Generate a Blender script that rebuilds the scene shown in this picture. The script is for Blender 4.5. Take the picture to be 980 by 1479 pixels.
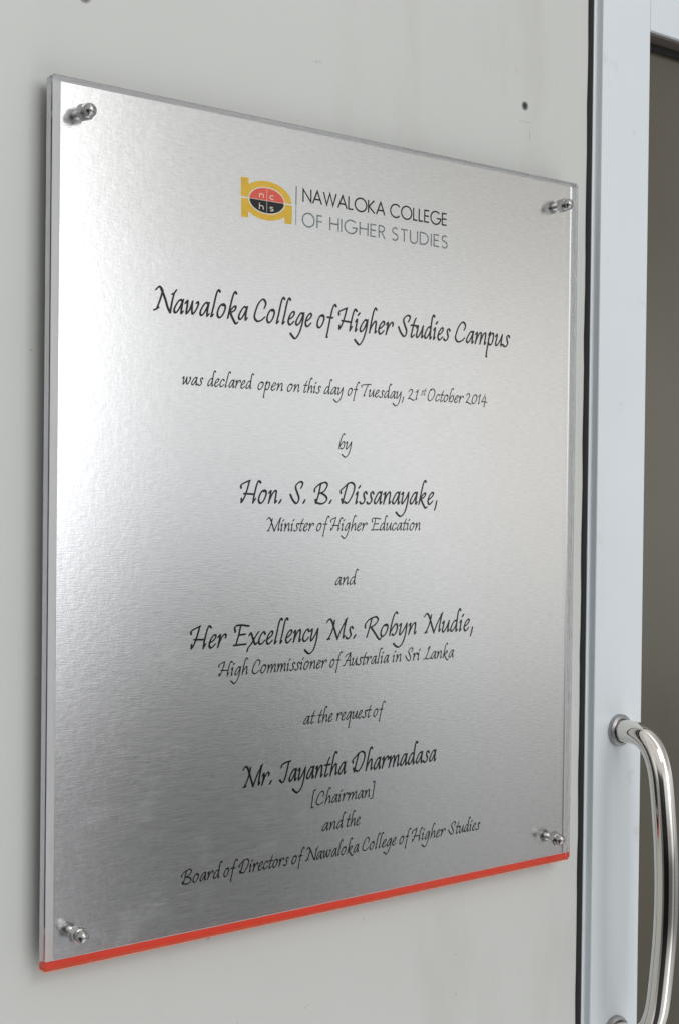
import bpy, bmesh, math, random
from mathutils import Vector
random.seed(4)
for o in list(bpy.data.objects): bpy.data.objects.remove(o, do_unlink=True)
S = bpy.context.scene
COL = S.collection

# ------------------------------------------------------------------ camera, light, exposure
cam = bpy.data.cameras.new('camera'); co = bpy.data.objects.new('camera', cam); COL.objects.link(co)
CAMP = (-0.440702, -0.867661, 0.321352)
yaw, pit, rol = 0.669845, -0.011502, 0.011204
fw = Vector((math.sin(yaw)*math.cos(pit), math.cos(yaw)*math.cos(pit), math.sin(pit)))
r0 = Vector((math.cos(yaw), -math.sin(yaw), 0)); u0 = r0.cross(fw)
rr = r0*math.cos(rol) + u0*math.sin(rol); uu = -r0*math.sin(rol) + u0*math.cos(rol)
from mathutils import Matrix
co.matrix_world = Matrix(((rr.x, uu.x, -fw.x, CAMP[0]), (rr.y, uu.y, -fw.y, CAMP[1]), (rr.z, uu.z, -fw.z, CAMP[2]), (0, 0, 0, 1)))
cam.sensor_fit = 'VERTICAL'; cam.sensor_height = 36.0; cam.lens = 2067.3166*36/1479
cam.clip_start = 0.01; cam.clip_end = 100
S.camera = co

w = bpy.data.worlds.new('World'); S.world = w; w.use_nodes = True
nt = w.node_tree; nt.nodes.clear()
def N(nt, t, **k):
    n = nt.nodes.new(t)
    for a, b in k.items():
        if a == 'inp':
            for i, v in b.items(): n.inputs[i].default_value = v
        else: setattr(n, a, b)
    return n
def ramp(nt, stops, interp='EASE'):
    n = nt.nodes.new('ShaderNodeValToRGB'); cr = n.color_ramp; cr.interpolation = interp
    while len(cr.elements) < len(stops): cr.elements.new(.5)
    for e, (p, c) in zip(cr.elements, stops): e.position = p; e.color = (*c, 1) if len(c) == 3 else c
    return n
tc = N(nt, 'ShaderNodeTexCoord'); sx = N(nt, 'ShaderNodeSeparateXYZ')
nt.links.new(tc.outputs['Generated'], sx.inputs[0])
ma = N(nt, 'ShaderNodeMath', operation='MULTIPLY_ADD', inp={1: .5, 2: .5}); nt.links.new(sx.outputs['Z'], ma.inputs[0])
# open daylight at and above eye level, darker ground, duller beyond the far side
def g3(v, t=(1, 1, 1)): return tuple(v*c for c in t)
CW, WM, NE = (.97, 1, 1.02), (1.0, .99, .965), (.985, 1, 1.01)
EA = ramp(nt, [(0, g3(.84, NE)), (.25, g3(.68, NE)), (.345, g3(.13)), (.405, g3(.13)), (.455, g3(.36)), (.495, g3(.80, CW)), (.545, g3(.92)), (.62, g3(.74, WM)), (1, g3(.72, WM))])
EB = ramp(nt, [(0, g3(.84, NE)), (.25, g3(.68, NE)), (.345, g3(.28, CW)), (.42, g3(.40, CW)), (.455, g3(.64, CW)), (.495, g3(.76)), (.545, g3(.74)), (.60, g3(.50, WM)), (.68, g3(.42, WM)), (1, g3(.66, WM))])
def math_(op, a, b=None, c=None):
    n = nt.nodes.new('ShaderNodeMath'); n.operation = op
    for k, v in enumerate((a, b, c)):
        if v is None: continue
        if isinstance(v, (int, float)): n.inputs[k].default_value = v
        else: nt.links.new(v, n.inputs[k])
    return n.outputs[0]
for e in (EA, EB): nt.links.new(ma.outputs[0], e.inputs[0])
zz = math_('MULTIPLY', sx.outputs['Z'], sx.outputs['Z'])
hz = math_('SQRT', math_('MAXIMUM', math_('SUBTRACT', 1.0, zz), .0001))
az = math_('DIVIDE', sx.outputs['X'], hz)
fB = N(nt, 'ShaderNodeMapRange', interpolation_type='SMOOTHSTEP', inp={1: .575, 2: .68}); nt.links.new(az, fB.inputs[0])
mixA = N(nt, 'ShaderNodeMix', data_type='RGBA'); nt.links.new(fB.outputs[0], mixA.inputs[0]); nt.links.new(EA.outputs[0], mixA.inputs[6]); nt.links.new(EB.outputs[0], mixA.inputs[7])
az01 = math_('MULTIPLY_ADD', az, .5, .5)
am = ramp(nt, [(0, g3(1/3)), (.50, g3(1/3)), (.62, g3(1.0)), (.70, g3(1.05, (1.0, .985, 1.03))), (.716, g3(1.0, (1.0, .985, 1.035))), (.730, g3(.58)), (.744, g3(.37)), (.768, g3(.285)), (.80, g3(.315)), (.835, g3(.365)), (.862, g3(.335, (1.04, .995, .94))), (.90, g3(.33)), (1, g3(1/3))])  # gain by azimuth; bright lobe added for the highlight at the steel's left
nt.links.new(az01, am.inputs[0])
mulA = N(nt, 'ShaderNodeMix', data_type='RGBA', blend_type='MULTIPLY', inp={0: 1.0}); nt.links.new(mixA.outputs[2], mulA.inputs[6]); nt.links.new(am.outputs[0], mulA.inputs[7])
# dark column added behind the viewer for a dark stripe in the handle
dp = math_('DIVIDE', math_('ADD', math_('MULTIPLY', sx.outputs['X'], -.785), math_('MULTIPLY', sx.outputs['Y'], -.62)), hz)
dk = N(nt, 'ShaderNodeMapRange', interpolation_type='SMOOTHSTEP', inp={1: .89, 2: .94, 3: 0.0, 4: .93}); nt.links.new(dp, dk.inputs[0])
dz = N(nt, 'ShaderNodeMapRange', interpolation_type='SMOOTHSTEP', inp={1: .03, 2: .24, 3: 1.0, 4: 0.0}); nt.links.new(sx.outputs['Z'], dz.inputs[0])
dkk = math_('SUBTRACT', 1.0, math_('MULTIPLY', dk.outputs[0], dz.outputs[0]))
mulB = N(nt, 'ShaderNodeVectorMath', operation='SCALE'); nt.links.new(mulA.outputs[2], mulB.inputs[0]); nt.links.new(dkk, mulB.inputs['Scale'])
bg = N(nt, 'ShaderNodeBackground', inp={1: 3.02}); # soft unevenness of the surroundings
wn = N(nt, 'ShaderNodeTexNoise', inp={'Scale': 3.2, 'Detail': 2.0, 'Roughness': .5}); nt.links.new(tc.outputs['Generated'], wn.inputs['Vector'])
wm = N(nt, 'ShaderNodeMapRange', inp={1: .3, 2: .7, 3: .86, 4: 1.13}); nt.links.new(wn.outputs[0], wm.inputs[0])
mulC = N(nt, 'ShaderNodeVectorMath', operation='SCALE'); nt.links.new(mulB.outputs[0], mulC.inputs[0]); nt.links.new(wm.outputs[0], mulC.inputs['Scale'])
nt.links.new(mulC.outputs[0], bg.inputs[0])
wo = N(nt, 'ShaderNodeOutputWorld'); nt.links.new(bg.outputs[0], wo.inputs[0])

def area(name, loc, target, sx_, sy_, power, col):
    l = bpy.data.lights.new(name, 'AREA'); l.shape = 'RECTANGLE'; l.size = sx_; l.size_y = sy_; l.energy = power; l.color = col
    o = bpy.data.objects.new(name, l); COL.objects.link(o); o.location = loc
    d = Vector(target) - Vector(loc); o.rotation_euler = d.to_track_quat('-Z', 'Y').to_euler()
    return o
area('daylight_opening', (0.05, -3.0, 1.95), (.30, 0, .3), .80, 1.1, 20, (.93, .97, 1.0))

vs = S.view_settings; vs.view_transform = 'Standard'; vs.look = 'None'; vs.exposure = 0; vs.gamma = 1; vs.use_curve_mapping = False
S.render.engine = 'CYCLES'
cy = S.cycles; cy.use_denoising = True; cy.max_bounces = 14; cy.transmission_bounces = 12; cy.glossy_bounces = 8
cy.caustics_reflective = True; cy.caustics_refractive = True; cy.blur_glossy = 0.3; cy.sample_clamp_indirect = 6

# ------------------------------------------------------------------ helpers
def mesh_obj(name, bm, mat, parent=None, smooth=False, autosmooth=None):
    me = bpy.data.meshes.new(name); bm.normal_update(); bm.to_mesh(me); bm.free()
    for m in (mat if isinstance(mat, (list, tuple)) else [mat]): me.materials.append(m)
    if smooth:
        for p in me.polygons: p.use_smooth = True
        if autosmooth: me.set_sharp_from_angle(angle=autosmooth)
    o = bpy.data.objects.new(name, me); COL.objects.link(o)
    if parent: o.parent = parent
    return o
def tag(o, label=None, cat=None, group=None, kind=None):
    for k, v in (('label', label), ('category', cat), ('group', group), ('kind', kind)):
        if v: o[k] = v
    return o
def empty(name, loc):
    o = bpy.data.objects.new(name, None); COL.objects.link(o); o.location = loc; o.empty_display_size = .05
    return o
def add_box(bm, x0, x1, y0, y1, z0, z1, bevel=0, seg=2):
    r = bmesh.ops.create_cube(bm, size=1)['verts']
    for v in r: v.co = Vector(((x0+x1)/2 + v.co.x*(x1-x0), (y0+y1)/2 + v.co.y*(y1-y0), (z0+z1)/2 + v.co.z*(z1-z0)))
    if bevel:
        es = {e for v in r for e in v.link_edges}
        bmesh.ops.bevel(bm, geom=list(es), offset=bevel, segments=seg, affect='EDGES', profile=.5)
def box(name, x0, x1, y0, y1, z0, z1, mat, parent=None, bevel=0, seg=2):
    bm = bmesh.new(); add_box(bm, x0, x1, y0, y1, z0, z1, bevel, seg)
    return mesh_obj(name, bm, mat, parent, smooth=bevel > 0, autosmooth=math.radians(35) if bevel else None)
def lathe_y(bm, prof, cx, cz, seg=40, rot=0):
    """prof: list of (radius, y) from the wall side to the front."""
    rings = []
    for r, y in prof:
        if r < 1e-6: rings.append([bm.verts.new((cx, y, cz))])
        else: rings.append([bm.verts.new((cx + r*math.cos(rot + 2*math.pi*i/seg), y, cz + r*math.sin(rot + 2*math.pi*i/seg))) for i in range(seg)])
    for a, b in zip(rings, rings[1:]):
        for i in range(seg):
            j = (i+1) % seg
            if len(a) == 1: bm.faces.new((a[0], b[i], b[j]))
            elif len(b) == 1: bm.faces.new((a[i], b[0], a[j]))
            else: bm.faces.new((a[i], b[i], b[j], a[j]))
    bmesh.ops.recalc_face_normals(bm, faces=bm.faces)

# ------------------------------------------------------------------ materials
def mat(name):
    m = bpy.data.materials.new(name); m.use_nodes = True; nt = m.node_tree
    return m, nt, nt.nodes['Principled BSDF']
def plain(name, col, rough=.5, metal=0, spec=.5, **k):
    m, nt, b = mat(name); b.inputs['Base Color'].default_value = (*col, 1)
    b.inputs['Roughness'].default_value = rough; b.inputs['Metallic'].default_value = metal; b.inputs['Specular IOR Level'].default_value = spec
    for a, v in k.items(): b.inputs[a.replace('_', ' ')].default_value = v
    return m
def noise(nt, scale, detail=4, mapping=None, rough=.55, src='Object'):
    t = N(nt, 'ShaderNodeTexCoord'); n = N(nt, 'ShaderNodeTexNoise', inp={'Scale': scale, 'Detail': detail, 'Roughness': rough})
    if mapping:
        mp = N(nt, 'ShaderNodeMapping'); mp.inputs['Scale'].default_value = mapping
        nt.links.new(t.outputs[src], mp.inputs[0]); nt.links.new(mp.outputs[0], n.inputs['Vector'])
    else: nt.links.new(t.outputs[src], n.inputs['Vector'])
    return n
def mixcol(nt, fac, a, b):
    m = N(nt, 'ShaderNodeMix', data_type='RGBA')
    for k, v in ((6, a), (7, b)):
        if isinstance(v, tuple): m.inputs[k].default_value = (*v, 1)
        else: nt.links.new(v, m.inputs[k])
    if isinstance(fac, (int, float)): m.inputs[0].default_value = fac
    else: nt.links.new(fac, m.inputs[0])
    return m.outputs[2]
def maprange(nt, src, a, b, c, d):
    m = N(nt, 'ShaderNodeMapRange', inp={1: a, 2: b, 3: c, 4: d}); nt.links.new(src, m.inputs[0]); return m.outputs[0]
def bump(nt, b, h, strength, dist):
    n = N(nt, 'ShaderNodeBump', inp={'Strength': strength, 'Distance': dist}); nt.links.new(h, n.inputs['Height']); nt.links.new(n.outputs[0], b.inputs['Normal']); return n

# painted wall board: warm grey, faint smudges
M_wall, nt, b = mat('painted_wall')
n1 = noise(nt, 3.0, 6); n2 = noise(nt, 14, 5, (1, 1, .35))
c1 = mixcol(nt, maprange(nt, n1.outputs[0], .35, .7, 0, 1), (.545, .555, .528), (.578, .585, .560))
c2 = mixcol(nt, maprange(nt, n2.outputs[0], .56, .78, 0, .42), c1, (.44, .44, .41))
n4 = noise(nt, 95, 2); c2 = mixcol(nt, maprange(nt, n4.outputs[0], .735, .78, 0, .5), c2, (.30, .29, .26))
nt.links.new(c2, b.inputs['Base Color']); b.inputs['Roughness'].default_value = .42
n3 = noise(nt, 260, 3); bump(nt, b, n3.outputs[0], .2, .0006)

M_white, nt, b = mat('white_powder_coat')
n1 = noise(nt, 5, 5); n2 = noise(nt, 30, 3)
c1 = mixcol(nt, maprange(nt, n1.outputs[0], .4, .7, 0, 1), (.665, .715, .745), (.69, .735, .755))
c2 = mixcol(nt, maprange(nt, n2.outputs[0], .66, .78, 0, .4), c1, (.45, .46, .46))
nt.links.new(c2, b.inputs['Base Color']); b.inputs['Roughness'].default_value = .28
n3 = noise(nt, 400, 2); bump(nt, b, n3.outputs[0], .08, .0004)

M_seal = plain('black_rubber', (.024, .024, .023), .8, spec=.2)
M_reveal_shade = plain('brown_reveal_shade', (.12, .095, .08), .4)  # shade of the reveal put into a brown colour
M_backing = plain('grey_backing', (.72, .72, .72), .6)
M_ink = plain('black_print', (.006, .007, .008), .8, spec=.1)
M_greyink = plain('grey_print', (.20, .25, .265), .5, spec=.3)
M_yellow = plain('yellow_print', (1.0, .63, .03), .5, spec=.3)
M_redink = plain('coral_print', (1.0, .12, .07), .5, spec=.3)
M_whiteink = plain('pale_print', (.98, .97, .90), .5, spec=.3)
M_pencil = plain('pencil_line', (.36, .36, .34), .8)
M_hole = plain('hole_plastic', (.30, .30, .29), .7)

# brushed steel plate, brushed horizontally
M_steel, nt, b = mat('brushed_steel')
fine = noise(nt, 1, 3, (120, 1, 1250), .6); mid = noise(nt, 1, 4, (40, 1, 760), .6); cloud = noise(nt, 5, 4)
hammer = noise(nt, 1, 4, (170, 1, 110), .65)
mx = N(nt, 'ShaderNodeMath', operation='MULTIPLY_ADD', inp={1: .8}); nt.links.new(fine.outputs[0], mx.inputs[0])
b.inputs['Metallic'].default_value = 1
cc = mixcol(nt, maprange(nt, fine.outputs[0], .35, .65, 0, 1), (.77, .775, .775), (.84, .84, .835))
nt.links.new(cc, b.inputs['Base Color'])
rsum = N(nt, 'ShaderNodeMath', operation='ADD'); nt.links.new(maprange(nt, mid.outputs[0], .3, .7, .108, .138), rsum.inputs[0])
smear = noise(nt, 26, 5, None, .62); nt.links.new(maprange(nt, smear.outputs[0], .55, .78, 0, .028), rsum.inputs[1]); nt.links.new(rsum.outputs[0], b.inputs['Roughness'])
b.inputs['Anisotropic'].default_value = .5
tg = N(nt, 'ShaderNodeCombineXYZ', inp={0: 0, 1: 0, 2: 1}); nt.links.new(tg.outputs[0], b.inputs['Tangent'])
bp = N(nt, 'ShaderNodeBump', inp={'Strength': .60, 'Distance': .00005}); nt.links.new(mx.outputs[0], bp.inputs['Height'])
bp2 = N(nt, 'ShaderNodeBump', inp={'Strength': .10, 'Distance': .00025}); nt.links.new(hammer.outputs[0], bp2.inputs['Height'])
nt.links.new(bp2.outputs[0], bp.inputs['Normal']); nt.links.new(bp.outputs[0], b.inputs['Normal'])

M_acrylic = plain('clear_acrylic', (.975, .98, .98), .0, Transmission_Weight=1.0, IOR=1.49)
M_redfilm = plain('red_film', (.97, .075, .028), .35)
M_redlit = plain('red_film_lit', (1.0, .24, .12), .35)  # lit copy of the red film, brightness put into the colour
M_edge = plain('acrylic_sawn_edge', (.50, .51, .54), .03, Transmission_Weight=1.0, IOR=1.49)
M_chrome, nt, b = mat('polished_stainless')
b.inputs['Metallic'].default_value = 1; b.inputs['Base Color'].default_value = (.74, .71, .67, 1)
n1 = noise(nt, 60, 3); nt.links.new(maprange(nt, n1.outputs[0], .3, .7, .035, .10), b.inputs['Roughness'])
M_bolt = plain('bolt_steel', (.37, .365, .36), .22, 1)
M_rod = plain('satin_stem', (.80, .80, .81), .32, 1)
M_ring = plain('dull_stainless', (.36, .36, .37), .32, 1)

M_glass, nt, b = mat('tinted_glass')
n1 = noise(nt, 3.0, 6, (1, 1, .6)); n2 = noise(nt, 12, 5)
nt.links.new(maprange(nt, n2.outputs[0], .4, .7, .06, .22), b.inputs['Roughness'])
c1 = mixcol(nt, maprange(nt, n1.outputs[0], .35, .65, 0, 1), (.072, .062, .043), (.102, .091, .066))
nt.links.new(c1, b.inputs['Base Color']); b.inputs['Roughness'].default_value = .09; b.inputs['Specular IOR Level'].default_value = .75

# ------------------------------------------------------------------ setting: wall board with two drilled holes
WY = .019                                  # face of the wall (room side is -Y)
bm = bmesh.new()
X0, X1, Z0, Z1 = -2.2, .5440, -1.4, 2.2
HOLES = [(.4627, .6639, .0030), (.0333, .6635, .0038)]
outer = [bm.verts.new((x, WY, z)) for x, z in ((X0, Z0), (X1, Z0), (X1, Z1), (X0, Z1))]
edges = [bm.edges.new((outer[i], outer[(i+1) % 4])) for i in range(4)]
cups = []
for cx, cz, r in HOLES:
    ring = [bm.verts.new((cx + r*math.cos(a), WY, cz + r*1.08*math.sin(a))) for a in [2*math.pi*i/24 for i in range(24)]]
    edges += [bm.edges.new((ring[i], ring[(i+1) % 24])) for i in range(24)]
bmesh.ops.triangle_fill(bm, use_beauty=True, edges=edges, normal=(0, -1, 0))
# board edge turning back into the seam
e0 = [bm.verts.new((X1, WY + .03, z)) for z in (Z0, Z1)]
bm.faces.new((outer[1], e0[0], e0[1], outer[2]))
bmesh.ops.recalc_face_normals(bm, faces=bm.faces)
wall = tag(mesh_obj('wall', bm, M_wall), kind='structure')
for cx, cz, r in HOLES:
    bm = bmesh.new()
    lathe_y(bm, [(0, WY+.0042), (r*.8, WY+.0040), (r, WY+.003), (r, WY+.0002), (r*1.2, WY-.0003), (r*1.35, WY-.0001)], cx, cz, 24)
    mesh_obj('screw_hole', bm, M_hole, wall)
# faint pencil setting-out marks near the drilled hole
for x0, x1, z0, z1 in ((.4561, .4712, .6502, .65045), (.4690, .4693, .6350, .6438), (.4512, .45145, .690, .696)):
    box('pencil_mark', x0, x1, WY-.00012, WY+.0001, z0, z1, M_pencil, wall)

# ------------------------------------------------------------------ door frame: black joint + white jamb
fr = tag(empty('door_frame', (.556, WY, 0)), 'narrow white painted jamb with black rubber joint beside the grey wall', 'door frame', kind='thing')
def at(o, p): o.parent = p; o.matrix_parent_inverse = Matrix.Translation(-p.location); return o
bm = bmesh.new()                            # black joint, slightly uneven edge
zs = [Z0 + (Z1-Z0)*i/260 for i in range(261)]
ev = []
for z in zs:
    j = .00028*math.sin(z*63) + random.uniform(-.00022, .00022)
    ev.append((bm.verts.new((X1-.0009+j, WY-.0006, z)), bm.verts.new((.5466, WY-.0010, z)), bm.verts.new((.5502+j*.3, WY-.0002, z)), bm.verts.new((.5502, WY+.03, z)), bm.verts.new((X1-.0009+j, WY+.0005, z))))
for a, b_ in zip(ev, ev[1:]):
    for k in (0, 1, 2): bm.faces.new((a[k], a[k+1], b_[k+1], b_[k]))
    bm.faces.new((a[4], a[0], b_[0], b_[4]))
bmesh.ops.recalc_face_normals(bm, faces=bm.faces)
at(mesh_obj('rubber_joint', bm, M_seal, smooth=True), fr)
at(box('jamb', .5500, .5560, WY-.0012, WY+.045, Z0, Z1, M_white, bevel=.0006), fr)

# ------------------------------------------------------------------ door leaf
DY = .011
door = tag(empty('glazed_door', (.60, DY, Z0)), 'white framed door with dark tinted glass and curved stainless pull handle', 'door', kind='thing')
SX0, SX1, TZ = .5545, .6205, .7610
at(box('stile', SX0, SX1, DY, DY+.042, Z0, Z1, M_white, bevel=.0012, seg=3), door)
at(box('top_rail', SX1, 1.32, DY, DY+.042, TZ, Z1, M_white, bevel=.0008, seg=2), door)
at(box('stile', 1.32, 1.387, DY, DY+.042, Z0, Z1, M_white, bevel=.0012, seg=3), door)
at(box('bottom_rail', SX1, 1.32, DY, DY+.042, Z0, Z0+.12, M_white, bevel=.0008, seg=2), door)
at(box('glass_pane', SX1-.004, 1.324, DY+.024, DY+.030, Z0+.11, TZ+.004, M_glass), door)
at(box('reveal_shade_strip', SX1+.0002, 1.3198, DY+.004, DY+.0235, TZ-.0022, TZ-.0001, M_reveal_shade), door)  # brown strip added where the rail's underside lies in shade
at(box('gasket', SX1+.0002, 1.3198, DY+.0195, DY+.0238, TZ-.0085, TZ-.0024, M_seal), door)
at(box('gasket', SX1+.0001, SX1+.003, DY+.0195, DY+.0238, Z0+.12, TZ-.0087, M_seal), door)

# pull handle
HX, HZ1, HZ0 = .5885, .1065, -.1745
ctl = [(DY+.002, HZ1), (DY-.012, HZ1), (DY-.0235, HZ1-.0008), (DY-.0335, HZ1-.0055), (DY-.0415, HZ1-.0140), (DY-.0470, HZ1-.0260), (DY-.0505, HZ1-.0410),
       (DY-.0540, HZ1-.0700), (DY-.0570, HZ1-.1050), (DY-.0580, (HZ0+HZ1)/2)]
half = ctl[:]
ctl = half + [(y, HZ0+HZ1-z) for y, z in reversed(half[:-1])]
def catmull(pts, n):
    out = []
    for i in range(len(pts)-1):
        p0 = pts[max(i-1, 0)]; p1 = pts[i]; p2 = pts[i+1]; p3 = pts[min(i+2, len(pts)-1)]
        for k in range(n):
            t = k/n
            out.append(tuple(.5*((2*b) + (-a+c)*t + (2*a-5*b+4*c-d)*t*t + (-a+3*b-3*c+d)*t**3) for a, b, c, d in zip(p0, p1, p2, p3)))
    out.append(tuple(pts[-1])); return out
path = catmull(ctl, 10)
bm = bmesh.new(); R_ = .0106; SEG = 40; rings = []
for i, (y, z) in enumerate(path):
    a = path[max(i-1, 0)]; c = path[min(i+1, len(path)-1)]
    t = Vector((0, c[0]-a[0], c[1]-a[1])).normalized(); n = Vector((1, 0, 0)); bnm = t.cross(n)
    rings.append([bm.verts.new(Vector((HX, y, z)) + n*R_*math.cos(2*math.pi*k/SEG) + bnm*R_*math.sin(2*math.pi*k/SEG)) for k in range(SEG)])
for a, c in zip(rings, rings[1:]):
    for k in range(SEG): bm.faces.new((a[k], a[(k+1) % SEG], c[(k+1) % SEG], c[k]))
bmesh.ops.recalc_face_normals(bm, faces=bm.faces)
hd = at(mesh_obj('pull_handle', bm, M_chrome, smooth=True), door)
for hz in (HZ1, HZ0):
    bm = bmesh.new()
    lathe_y(bm, [(.0148, DY+.0004), (.0148, DY-.0030), (.0142, DY-.0042), (.0128, DY-.0048), (.0112, DY-.0050), (.0109, DY-.0020)], HX, hz, 48)
    e = mesh_obj('escutcheon', bm, M_ring, smooth=True, autosmooth=math.radians(40)); e.parent = hd

# ------------------------------------------------------------------ plaque
PW, PH, PT = .5121, .600, .009
pl = tag(empty('commemorative_plaque', (0, 0, 0)), 'brushed steel plaque with black script lettering behind clear acrylic with red lower edge', 'plaque')
bm = bmesh.new(); add_box(bm, 0, PW, 0, PT, 0, PH)
vert_edges = [e for e in bm.edges if abs(e.verts[0].co.z - e.verts[1].co.z) < 1e-5 and abs(e.verts[0].co.x - e.verts[1].co.x) < 1e-5]
bmesh.ops.bevel(bm, geom=vert_edges, offset=.0016, segments=4, affect='EDGES')
fe = [e for e in bm.edges if abs(e.verts[0].co.y - e.verts[1].co.y) < 1e-6]
bmesh.ops.bevel(bm, geom=fe, offset=.00035, segments=1, affect='EDGES')
bm.normal_update()
for f in bm.faces:
    n = f.normal
    f.material_index = 1 if abs(n.y) < .5 and n.z > -.5 and f.calc_area() > 0 else 0
mesh_obj('acrylic_sheet', bm, [M_acrylic, M_edge], pl)
MX0, MX1, MZ0, MZ1, MY = .0085, .5062, .0055, .5970, PT-.0006
box('steel_plate', MX0, MX1, MY, MY+.0003, MZ0, MZ1, M_steel, pl)
box('backing_sheet', .0004, PW-.0004, MY+.00035, MY+.0011, .0048, PH-.0004, M_backing, pl)
box('rear_shade_sheet', .0012, PW-.0012, PT+.0006, PT+.0009, .0012, PH-.0012, plain('dark_shade_sheet', (.10, .10, .10), .7), pl)  # unseen dark sheet added to darken the wall gap behind the plaque
bm = bmesh.new()                            # bright strip added by the steel's right edge, tilted to catch a glint
vs_ = [bm.verts.new(v) for v in ((MX1+.0001, MY, MZ0), (MX1+.0017, MY-.00043, MZ0), (MX1+.0017, MY-.00043, MZ1), (MX1+.0001, MY, MZ1))]
bm.faces.new(vs_)
v2 = [bm.verts.new(v) for v in ((MX1+.0001, MY+.0003, MZ0), (MX1+.0017, MY-.00013, MZ0), (MX1+.0017, MY-.00013, MZ1), (MX1+.0001, MY+.0003, MZ1))]
bm.faces.new(v2[::-1])
for i_ in range(4): bm.faces.new((vs_[i_], v2[i_], v2[(i_+1) % 4], vs_[(i_+1) % 4]))
bmesh.ops.recalc_face_normals(bm, faces=bm.faces)
mesh_obj('glint_strip', bm, plain('glint_metal', (.86, .87, .88), .12, 1), pl)
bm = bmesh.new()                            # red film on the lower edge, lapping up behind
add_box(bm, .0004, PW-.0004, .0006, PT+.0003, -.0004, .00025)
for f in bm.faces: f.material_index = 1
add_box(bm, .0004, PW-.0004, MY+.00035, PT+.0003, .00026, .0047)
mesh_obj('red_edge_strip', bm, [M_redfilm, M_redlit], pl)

# bolts with acorn nuts
for bx, bz, rt in ((.0225, .5772, .3), (.4890, .5772, .38), (.4890, .0222, .1), (.0225, .0222, .7)):
    bm = bmesh.new(); lathe_y(bm, [(.0042, WY), (.0042, PT+.0020)], bx, bz, 28)
    lathe_y(bm, [(.0030, PT+.0020), (.0030, .0006)], bx, bz, 28)
    rod = mesh_obj('fixing_bolt', bm, M_rod, pl, smooth=True, autosmooth=math.radians(40))
    bm = bmesh.new()
    lathe_y(bm, [(0, -.0001), (.0056, -.0001), (.0062, -.0007), (.0062, -.0050), (.0054, -.0060), (.0044, -.0061)], bx, bz, 6, rt)
    hx_ = mesh_obj('hex_nut', bm, M_bolt, rod)
    bm = bmesh.new()
    prof = [(.0046, -.0056), (.0050, -.0075)] + [(.0050*math.cos(a), -.0088 - .0050*math.sin(a)) for a in [math.pi/2*i/12 for i in range(12)]] + [(0, -.0138)]
    lathe_y(bm, prof, bx, bz, 36)
    mesh_obj('dome_cap', bm, M_bolt, rod, smooth=True)

# ------------------------------------------------------------------ lettering: pen strokes swept by an elliptical nib
def nib_ext(nx, nz, A, B, th):
    c, s = math.cos(th), math.sin(th)
    u = nx*c + nz*s; v = -nx*s + nz*c
    l = math.sqrt((A*u)**2 + (B*v)**2) or 1e-9
    pu, pv = A*A*u/l, B*B*v/l
    return pu*c - pv*s, pu*s + pv*c
def dedupe(P):
    q = [P[0]]
    for a in P[1:]:
        if math.hypot(a[0]-q[-1][0], a[1]-q[-1][1]) > 1e-6: q.append(a)
    return q
def pen(bm, P, y, A, B, th, cap=5):
    """sweep an elliptical nib (half axes A, B, angle th) along the polyline P; ribbon quads + rounded ends"""
    P = dedupe(P)
    if len(P) < 2: return
    Ns = []
    for i in range(len(P)):
        a = P[max(i-1, 0)]; c = P[min(i+1, len(P)-1)]
        dx, dz = c[0]-a[0], c[1]-a[1]; l = math.hypot(dx, dz) or 1e-9
        Ns.append((-dz/l, dx/l))
    L, Rr = [], []
    for (x, z), (nx, nz) in zip(P, Ns):
        ex, ez = nib_ext(nx, nz, A, B, th)
        L.append(bm.verts.new((x+ex, y, z+ez))); Rr.append(bm.verts.new((x-ex, y, z-ez)))
    for i in range(len(P)-1): bm.faces.new((L[i], L[i+1], Rr[i+1], Rr[i]))
    for (x, z), (nx, nz), v0, v1, sg in ((P[0], Ns[0], L[0], Rr[0], 1), (P[-1], Ns[-1], Rr[-1], L[-1], 1)):
        base = math.atan2(nz, nx) if v0 is L[0] else math.atan2(-nz, -nx)
        fan = [v0]
        for k in range(1, cap):
            a = base + math.pi*k/cap; ex, ez = nib_ext(math.cos(a), math.sin(a), A, B, th)
            fan.append(bm.verts.new((x+ex, y, z+ez)))
        fan.append(v1); bm.faces.new(fan)
def line_pen(bm, P, y, h):
    """even-width stroke with mitred corners and square ends"""
    P = dedupe(P); closed = math.hypot(P[0][0]-P[-1][0], P[0][1]-P[-1][1]) < 1e-6
    n = len(P); L, Rr = [], []
    for i in range(n):
        if closed: a, b_, c = P[(i-1) % (n-1)], P[i], P[(i+1) % (n-1)] if i < n-1 else P[1]
        else: a, b_, c = P[max(i-1, 0)], P[i], P[min(i+1, n-1)]
        d1 = (b_[0]-a[0], b_[1]-a[1]); d2 = (c[0]-b_[0], c[1]-b_[1])
        l1, l2 = math.hypot(*d1), math.hypot(*d2)
        n1 = (-d1[1]/l1, d1[0]/l1) if l1 > 1e-9 else (-d2[1]/l2, d2[0]/l2)
        n2 = (-d2[1]/l2, d2[0]/l2) if l2 > 1e-9 else n1
        m = (n1[0]+n2[0], n1[1]+n2[1]); lm = math.hypot(*m) or 1
        m = (m[0]/lm, m[1]/lm); k = min(1/max(m[0]*n1[0]+m[1]*n1[1], .2), 2.6)
        L.append(bm.verts.new((b_[0]+m[0]*h*k, y, b_[1]+m[1]*h*k))); Rr.append(bm.verts.new((b_[0]-m[0]*h*k, y, b_[1]-m[1]*h*k)))
    for i in range(n-1): bm.faces.new((L[i], L[i+1], Rr[i+1], Rr[i]))

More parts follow.
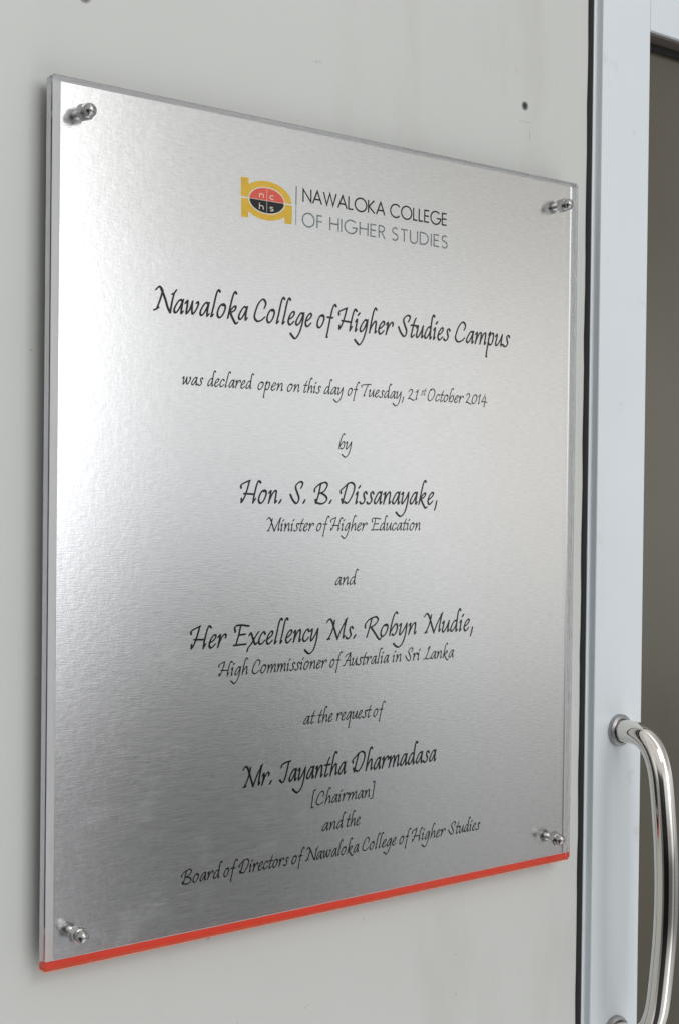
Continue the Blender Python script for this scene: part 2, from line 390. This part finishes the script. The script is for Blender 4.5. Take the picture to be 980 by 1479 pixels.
# script alphabet: cap height 100, slant drawn in; (strokes, advance)
G = {
'a': ([[(40,50),(31,57),(20,48),(6,24),(2,9),(7,1),(16,6),(29,27),(39,48)], [(43,58),(37,32),(34,8),(35,0),(42,9)]], 47),
'b': ([[(42,109),(35,117),(25,104),(15,75),(6,35),(1,2)], [(3,14),(18,40),(32,57),(40,52),(40,32),(33,12),(22,1),(13,7)]], 46),
'c': ([[(35,46),(30,57),(20,54),(6,32),(2,12),(8,1),(20,5),(33,18)]], 37),
'd': ([[(38,51),(29,57),(18,48),(5,24),(2,8),(8,1),(18,8),(31,28),(39,48)], [(62,107),(54,115),(46,96),(39,52),(34,12),(35,0),(42,9)]], 49),
'e': ([[(5,22),(20,31),(32,44),(34,55),(26,58),(12,42),(3,18),(6,3),(15,0),(31,15)]], 38),
'f': ([[(57,102),(48,111),(36,90),(23,42),(12,-8),(5,-36),(9,-40)], [(8,51),(39,50)]], 38),
'g': ([[(38,52),(29,57),(14,38),(2,13),(8,1),(24,16),(38,46)], [(43,58),(36,16),(20,-32),(0,-59),(-14,-52),(-27,-38)]], 46),
'h': ([[(43,108),(35,116),(26,98),(14,50),(4,0)], [(6,10),(18,34),(33,54),(40,50),(37,22),(35,2),(42,9)]], 49),
'i': ([[(5,44),(13,56),(12,40),(5,8),(5,0),(12,9)], [(20,76),(26,84)]], 25),
'k': ([[(44,108),(36,116),(26,95),(12,40),(3,0)], [(8,22),(22,42),(36,55),(41,48),(32,34),(13,25)], [(14,26),(26,2),(40,-19),(50,-14)]], 50),
'l': ([[(44,108),(36,116),(26,95),(13,40),(4,6),(5,0),(12,9)]], 27),
'm': ([[(4,46),(14,56),(12,40),(3,0)], [(5,10),(22,44),(34,56),(38,46),(30,0)], [(31,8),(48,44),(60,57),(64,48),(58,12),(58,1),(65,9)]], 72),
'n': ([[(4,46),(13,56),(12,42),(3,0)], [(5,8),(20,40),(34,57),(40,50),(35,14),(35,1),(42,10)]], 49),
'o': ([[(30,52),(22,56),(10,42),(2,18),(5,3),(15,0),(28,14),(38,38),(37,53),(28,58),(16,50)]], 45),
'p': ([[(8,50),(18,66),(9,34),(-1,-15),(-7,-54),(-4,-60)], [(6,30),(19,52),(31,60),(36,50),(32,26),(24,6),(14,1),(6,9)]], 42),
'q': ([[(38,52),(29,57),(14,38),(2,13),(8,1),(24,16),(38,46)], [(44,58),(36,18),(26,-30),(20,-60),(24,-62)]], 47),
'r': ([[(4,46),(14,57),(12,40),(3,0)], [(5,8),(18,38),(34,58),(42,53),(40,42)]], 40),
's': ([[(36,47),(30,57),(20,51),(20,36),(25,18),(16,3),(4,0),(-2,8)]], 35),
't': ([[(34,90),(24,72),(11,26),(6,5),(12,0),(24,11)], [(5,56),(36,55)]], 31),
'u': ([[(4,46),(12,57),(12,44),(4,12),(8,1),(18,8),(34,34),(43,56)], [(44,58),(38,24),(36,2),(44,10)]], 49),
'w': ([[(2,44),(12,57),(12,40),(7,10),(9,2),(22,20),(35,54)], [(35,56),(32,22),(36,3),(48,16),(61,42),(60,56),(53,50)]], 65),
'x': ([[(6,44),(16,56),(26,30),(38,2),(48,10)], [(56,60),(40,40),(20,8),(2,-12),(-3,-28)]], 52),
'y': ([[(3,48),(12,57),(12,46),(5,12),(7,1),(16,10),(31,32),(43,56)], [(44,58),(40,24),(33,-8),(20,-42),(0,-60),(-16,-53),(-28,-40)]], 48),
'N': ([[(8,88),(22,102),(34,94)], [(28,100),(48,56),(60,20),(72,-2)], [(38,88),(26,46),(12,10)], [(0,4),(10,8),(20,15)], [(72,0),(79,42),(89,82)], [(80,77),(90,82),(98,95)]], 84),
'C': ([[(51,60),(58,82),(44,98),(22,78),(5,38),(2,14),(16,0),(36,6),(53,21)]], 60),
'H': ([[(3,66),(2,80),(20,91),(44,101)], [(42,98),(28,50),(14,16),(4,2)], [(4,20),(4,4)], [(16,42),(67,39)], [(97,91),(86,100),(75,74),(64,28),(60,0)], [(60,2),(71,19)]], 82),
'S': ([[(60,70),(70,90),(60,100),(42,92),(31,76),(37,55),(49,28),(45,7),(32,0),(14,18),(2,41)]], 68),
'T': ([[(3,72),(3,87),(36,95),(80,99)], [(56,96),(40,60),(24,16),(20,1),(29,9)]], 58),
'O': ([[(40,96),(30,97),(16,76),(2,30),(8,4),(24,1),(46,24),(62,62),(60,88),(46,100),(28,86)]], 66),
'D': ([[(4,48),(2,62),(20,78),(44,96)], [(38,92),(24,48),(12,1)], [(6,22),(11,4)], [(34,92),(58,100),(75,86),(70,54),(50,16),(34,2),(22,8)]], 76),
'M': ([[(2,86),(15,100),(27,90),(44,42),(58,0)], [(42,92),(36,62),(22,26),(8,4)], [(4,2),(18,5)], [(58,2),(78,48),(106,96)], [(100,92),(110,100)], [(106,96),(94,48),(88,6),(96,15)]], 102),
'B': ([[(2,54),(3,68),(18,83),(36,95)], [(34,93),(24,46),(10,1)], [(6,18),(9,3)], [(28,88),(56,99),(68,85),(52,58),(30,47)], [(34,50),(58,36),(66,20),(54,4),(36,-2),(14,3)]], 74),
'E': ([[(9,64),(7,88),(30,96),(78,89)], [(36,93),(26,50),(12,4)], [(26,50),(60,52)], [(0,3),(30,5),(64,6)]], 70),
'A': ([[(12,6),(34,42),(64,98)], [(0,3),(16,6)], [(64,98),(60,50),(57,3),(66,10)], [(26,42),(60,40)], [(20,68),(34,86),(64,97)]], 70),
'L': ([[(40,78),(45,93),(60,99)], [(56,97),(38,50),(18,6)], [(2,2),(20,7),(42,2),(66,13)]], 62),
'J': ([[(6,72),(12,86),(30,94),(60,99)], [(50,97),(38,50),(24,8),(10,0),(-2,14)]], 48),
'R': ([[(4,46),(4,64),(20,84),(38,95)], [(38,93),(26,48),(12,1)], [(30,90),(58,99),(70,83),(54,60),(28,46)], [(34,48),(54,18),(76,-14),(87,-7)]], 80),
'2': ([[(6,66),(18,82),(32,78),(30,56),(14,26),(1,4)], [(1,4),(16,8),(38,-5),(48,-1)]], 50),
'1': ([[(5,62),(16,72),(24,84)], [(24,84),(15,42),(6,2),(13,8)]], 28),
'0': ([[(26,75),(12,58),(2,22),(8,2),(20,2),(38,26),(45,56),(38,74),(26,76),(16,66)]], 50),
'4': ([[(34,82),(18,48),(2,20)], [(2,20),(22,22),(50,19)], [(38,62),(32,20),(24,-22)]], 48),
'(': ([[(36,114),(20,112)], [(20,112),(11,55),(2,-14)], [(2,-14),(16,-12)]], 34),
')': ([[(14,112),(30,114)], [(30,114),(22,55),(12,-12)], [(12,-12),(-4,-14)]], 34),
',': ([[(14,16),(9,-6),(2,-28)]], 24),
'.': ([[(4,2),(11,14)]], 24),
}
LY = MY - .00010
def word(bm, s, xl, xr, z0, cap, A=5.9, B=3.5, th=math.radians(38), boost=1.0):
    pts = []; x = 0
    for ch in s:
        st, adv = G[ch]
        pts += [[(px+x, pz) for px, pz in k] for k in st]; x += adv + 3
    lo = min(p[0] for k in pts for p in k); hi = max(p[0] for k in pts for p in k)
    sz = cap/100; sxx = (xr-xl-2*3.0*sz)/(hi-lo)
    for j, k in enumerate(pts):
        q = [(xl + 3.0*sz + (a-lo)*sxx, z0 + c*sz) for a, c in k]
        q = catmull(q, 6) if len(q) > 2 else q
        dot = 1.25 if len(k) == 2 and abs(k[0][0]-k[1][0]) < 9 and abs(k[0][1]-k[1][1]) < 14 else 1
        pen(bm, q, LY - .000004*(j % 9), A*sz*boost*dot, B*sz*boost*dot, th)
LINES = [
 ('script heading line naming the campus', .4500, .0171, 1.0, [('Nawaloka', .0819, .1624), ('College', .1679, .2216), ('of', .2263, .2456), ('Higher', .2472, .3029), ('Studies', .3077, .3644), ('Campus', .3698, .4335)]),
 ('script line with the opening date', .3996, .0098, 1.02, [('was', .1062, .1241), ('declared', .1277, .1685), ('open', .172, .1949), ('on', .199, .2104), ('this', .2144, .231), ('day', .234, .2527), ('of', .2569, .269), ('Tuesday,', .2708, .3146), ('21', .319, .3302), ('October', .3403, .3801), ('2014', .3825, .4073)]),
 ('single script word by', .3575, .0103, 1.0, [('by', .249, .2616)]),
 ('large script line naming the minister', .3151, .0165, 1.0, [('Hon.', .1575, .1947), ('S.', .2025, .2172), ('B.', .2255, .2425), ('Dissanayake,', .2509, .352)]),
 ('small script line with the minister title', .2940, .0102, 1.0, [('Minister', .1815, .2258), ('of', .2282, .2409), ('Higher', .2417, .2782), ('Education', .282, .3337)]),
 ('single script word and', .2518, .0103, 1.0, [('and', .247, .2698)]),
 ('large script line naming her excellency', .2095, .0160, 1.0, [('Her', .1154, .1465), ('Excellency', .1522, .2312), ('Ms.', .239, .2678), ('Robyn', .2769, .3309), ('Mudie,', .3392, .394)]),
 ('small script line with the commissioner title', .1881, .0104, 1.0, [('High', .1399, .1657), ('Commissioner', .1696, .2398), ('of', .2425, .2548), ('Australia', .2551, .3021), ('in', .3061, .3151), ('Sri', .3193, .3356), ('Lanka', .3388, .3726)]),
 ('small script line at the request of', .1460, .0103, 1.0, [('at', .2178, .2291), ('the', .2316, .246), ('request', .2495, .2848), ('of', .2866, .299)]),
 ('large script line naming the chairman', .1038, .0156, 1.0, [('Mr.', .162, .1884), ('Jayantha', .1954, .2597), ('Dharmadasa', .2658, .3543)]),
 ('small script word chairman in brackets', .0824, .0104, 1.0, [('(Chairman)', .2258, .2893)]),
 ('small script words and the', .0616, .0103, 1.0, [('and', .2367, .2600), ('the', .2606, .2745)]),
 ('bottom script line naming the board of directors', .0403, .0102, 1.0, [('Board', .1096, .1450), ('of', .146, .1584), ('Directors', .1594, .2052), ('of', .208, .2203), ('Nawaloka', .2209, .2734), ('College', .2769, .312), ('of', .3154, .3279), ('Higher', .3288, .3656), ('Studies', .3687, .4052)]),
]
for lab, z0, cap, bo, ws in LINES:
    bm = bmesh.new()
    for s, a, c in ws: word(bm, s, a, c, z0, cap, boost=bo)
    if 'date' in lab: word(bm, 'st', .3328, .3388, z0+.0042, .0064)
    bmesh.ops.recalc_face_normals(bm, faces=bm.faces)
    o = mesh_obj('lettering', bm, M_ink, pl); o['label'] = lab

# geometric sans capitals of the logo
def arc(cx, cz, rx, rz, a0, a1, n=28):
    return [(cx + rx*math.cos(math.radians(a0+(a1-a0)*i/n)), cz + rz*math.sin(math.radians(a0+(a1-a0)*i/n))) for i in range(n+1)]
F = {
'N': ([[(0,0),(0,94),(64,6),(64,100)]], 64), 'A': ([[(0,0),(37,96),(74,0)], [(14,33),(60,33)]], 74),
'W': ([[(0,100),(27,6),(53,96),(79,6),(106,100)]], 106), 'L': ([[(0,100),(0,4),(38,4)]], 38),
'O': ([arc(51,50,50,51,90,450)], 102), 'K': ([[(0,100),(0,0)], [(50,100),(4,50),(56,0)]], 56),
'C': ([arc(51,50,50,51,42,318)], 88), 'E': ([[(44,96),(0,96),(0,4),(44,4)], [(0,52),(42,52)]], 44),
'G': ([arc(51,50,50,51,44,352)+[(100,46),(62,46)]], 100), 'F': ([[(42,96),(0,96),(0,0)], [(0,52),(40,52)]], 42),
'H': ([[(0,100),(0,0)], [(66,100),(66,0)], [(0,52),(66,52)]], 66), 'I': ([[(0,100),(0,0)]], 0),
'R': ([[(0,0),(0,96),(18,96)]+arc(20,73,24,23,90,-90,14)+[(4,50)], [(20,50),(50,0)]], 50),
'S': ([arc(26,75,22,23,40,230,14)+[(30,50)]+arc(24,26,24,25,50,-150,14)], 50),
'T': ([[(0,96),(56,96)], [(28,96),(28,0)]], 56), 'U': ([[(0,100),(0,34)]+arc(30,30,30,30,180,360,14)+[(60,34),(60,100)]], 60),
'D': ([[(0,4),(0,96),(22,96)]+arc(24,50,46,46,90,-90,18)+[(0,4)]], 72),
'n': ([[(0,0),(0,66)], [(0,40)]+arc(20,42,20,22,180,0,12)+[(40,0)]], 40), 'h': ([[(0,0),(0,108)], [(0,40)]+arc(20,42,20,22,180,0,12)+[(40,0)]], 40),
'c': ([arc(27,32,25,33,50,310,18)], 46), 's': ([arc(18,49,15,15,30,220,10)+arc(18,17,17,17,50,-145,10)], 36),
}
def sans(bm, s, xl, xr, z0, cap, h, y=LY, gap=24):
    tot = sum(F[c][1] for c in s) + gap*(len(s)-1); k = (xr-xl)/tot; x = xl
    for i, ch in enumerate(s):
        for j, st in enumerate(F[ch][0]):
            line_pen(bm, [(x+a*k, z0+c*cap/100) for a, c in st], y - .000003*((i*3+j) % 11), h)
        x += (F[ch][1]+gap)*k
def finish(name, bm, m, parent, label=None):
    bmesh.ops.recalc_face_normals(bm, faces=bm.faces)
    o = mesh_obj(name, bm, m, parent)
    if label: o['label'] = label
    return o
bm = bmesh.new(); sans(bm, 'NAWALOKA', .2120, .2924, .5441, .0101, .00064, gap=15); sans(bm, 'COLLEGE', .2983, .3586, .5441, .0101, .00064, gap=17)
finish('lettering', bm, M_ink, pl, 'thin black sans capitals of the logo')
bm = bmesh.new(); sans(bm, 'OF', .2115, .2303, .5257, .0101, .00058, gap=24); sans(bm, 'HIGHER', .2380, .2928, .5257, .0101, .00058, gap=24); sans(bm, 'STUDIES', .3002, .3598, .5257, .0101, .00058, gap=24)
finish('lettering', bm, M_greyink, pl, 'thin grey sans capitals of the logo')
def quad(bm, x0, x1, z0, z1, y):
    bm.faces.new([bm.verts.new((x, y, z)) for x, z in ((x0, z0), (x1, z0), (x1, z1), (x0, z1))])
bm = bmesh.new(); quad(bm, .2051, .2058, .5408, .5549, LY); finish('divider_rule', bm, M_ink, pl)
bm = bmesh.new(); quad(bm, .20515, .20570, .5258, .5407, LY); finish('divider_rule', bm, M_greyink, pl)

# emblem: two yellow arched halves round a red and black oval
CX, CZ = .1784, .5402
emb = finish('emblem', (lambda b: (b.faces.new([b.verts.new((x, LY+.00002, z)) for x, z in arc(CX, CZ, .0168, .0101, 0, 354, 59)]), b)[1])(bmesh.new()), M_whiteink, pl, 'pale oval ring of the yellow emblem')
def emb_half(sgn):
    bm = bmesh.new(); f = lambda x, z: (CX + sgn*(x-CX), LY, CZ + sgn*(z-CZ))
    gap = .0006
    inner = arc(CX, CZ, .0168, .0101, 180, 0, 40); outer = arc(CX, CZ, .0228, .0145, 180, 0, 40)
    iv = [bm.verts.new(f(x, max(z, CZ+gap))) for x, z in inner]; ov = []
    for x, z in outer:
        if x < .1619: x, z = .1619, max(z, CZ+gap)
        ov.append(bm.verts.new(f(x, max(z, CZ+gap))))
    for i in range(40):
        vs_ = [iv[i], iv[i+1], ov[i+1], ov[i]]
        try: bm.faces.new(vs_)
        except ValueError: pass
    bmesh.ops.dissolve_degenerate(bm, dist=1e-6, edges=bm.edges)
    bm.faces.new([bm.verts.new(f(x, z) [:1] + (LY-.00001,) + f(x, z)[2:]) for x, z in ((.1551, CZ+gap), (.1620, CZ+gap), (.1620, .5549), (.1551, .5549))])
    if sgn < 0:
        bm.faces.new([bm.verts.new((x, LY-.00001, z)) for x, z in ((.1555, .5256), (.1618, .5256), (.1618, CZ-gap-.0060), (.1555, CZ-gap))])
    return bm
finish('arched_half', emb_half(1), M_yellow, emb); finish('arched_half', emb_half(-1), M_yellow, emb)
for a0, m in ((0, M_redink), (180, M_ink)):
    bm = bmesh.new(); s = 1 if a0 == 0 else -1
    bm.faces.new([bm.verts.new((x, LY-.00002, z + s*.00018)) for x, z in arc(CX, CZ, .0157, .0091, a0, a0+180, 40)])
    finish('oval_half', bm, m, emb)
bm = bmesh.new(); quad(bm, CX-.00014, CX+.00014, CZ-.0089, CZ+.0089, LY-.00004); finish('oval_divider', bm, M_whiteink, emb)
bm = bmesh.new()
sans(bm, 'n', .1717, .1752, .5419, .0044, .00032, LY-.00005); sans(bm, 'c', .1811, .1846, .5419, .0044, .00032, LY-.00005)
sans(bm, 'h', .1717, .1752, .5332, .0044, .00032, LY-.00005); sans(bm, 's', .1811, .1844, .5332, .0044, .00032, LY-.00005)
finish('emblem_letters', bm, M_whiteink, emb)
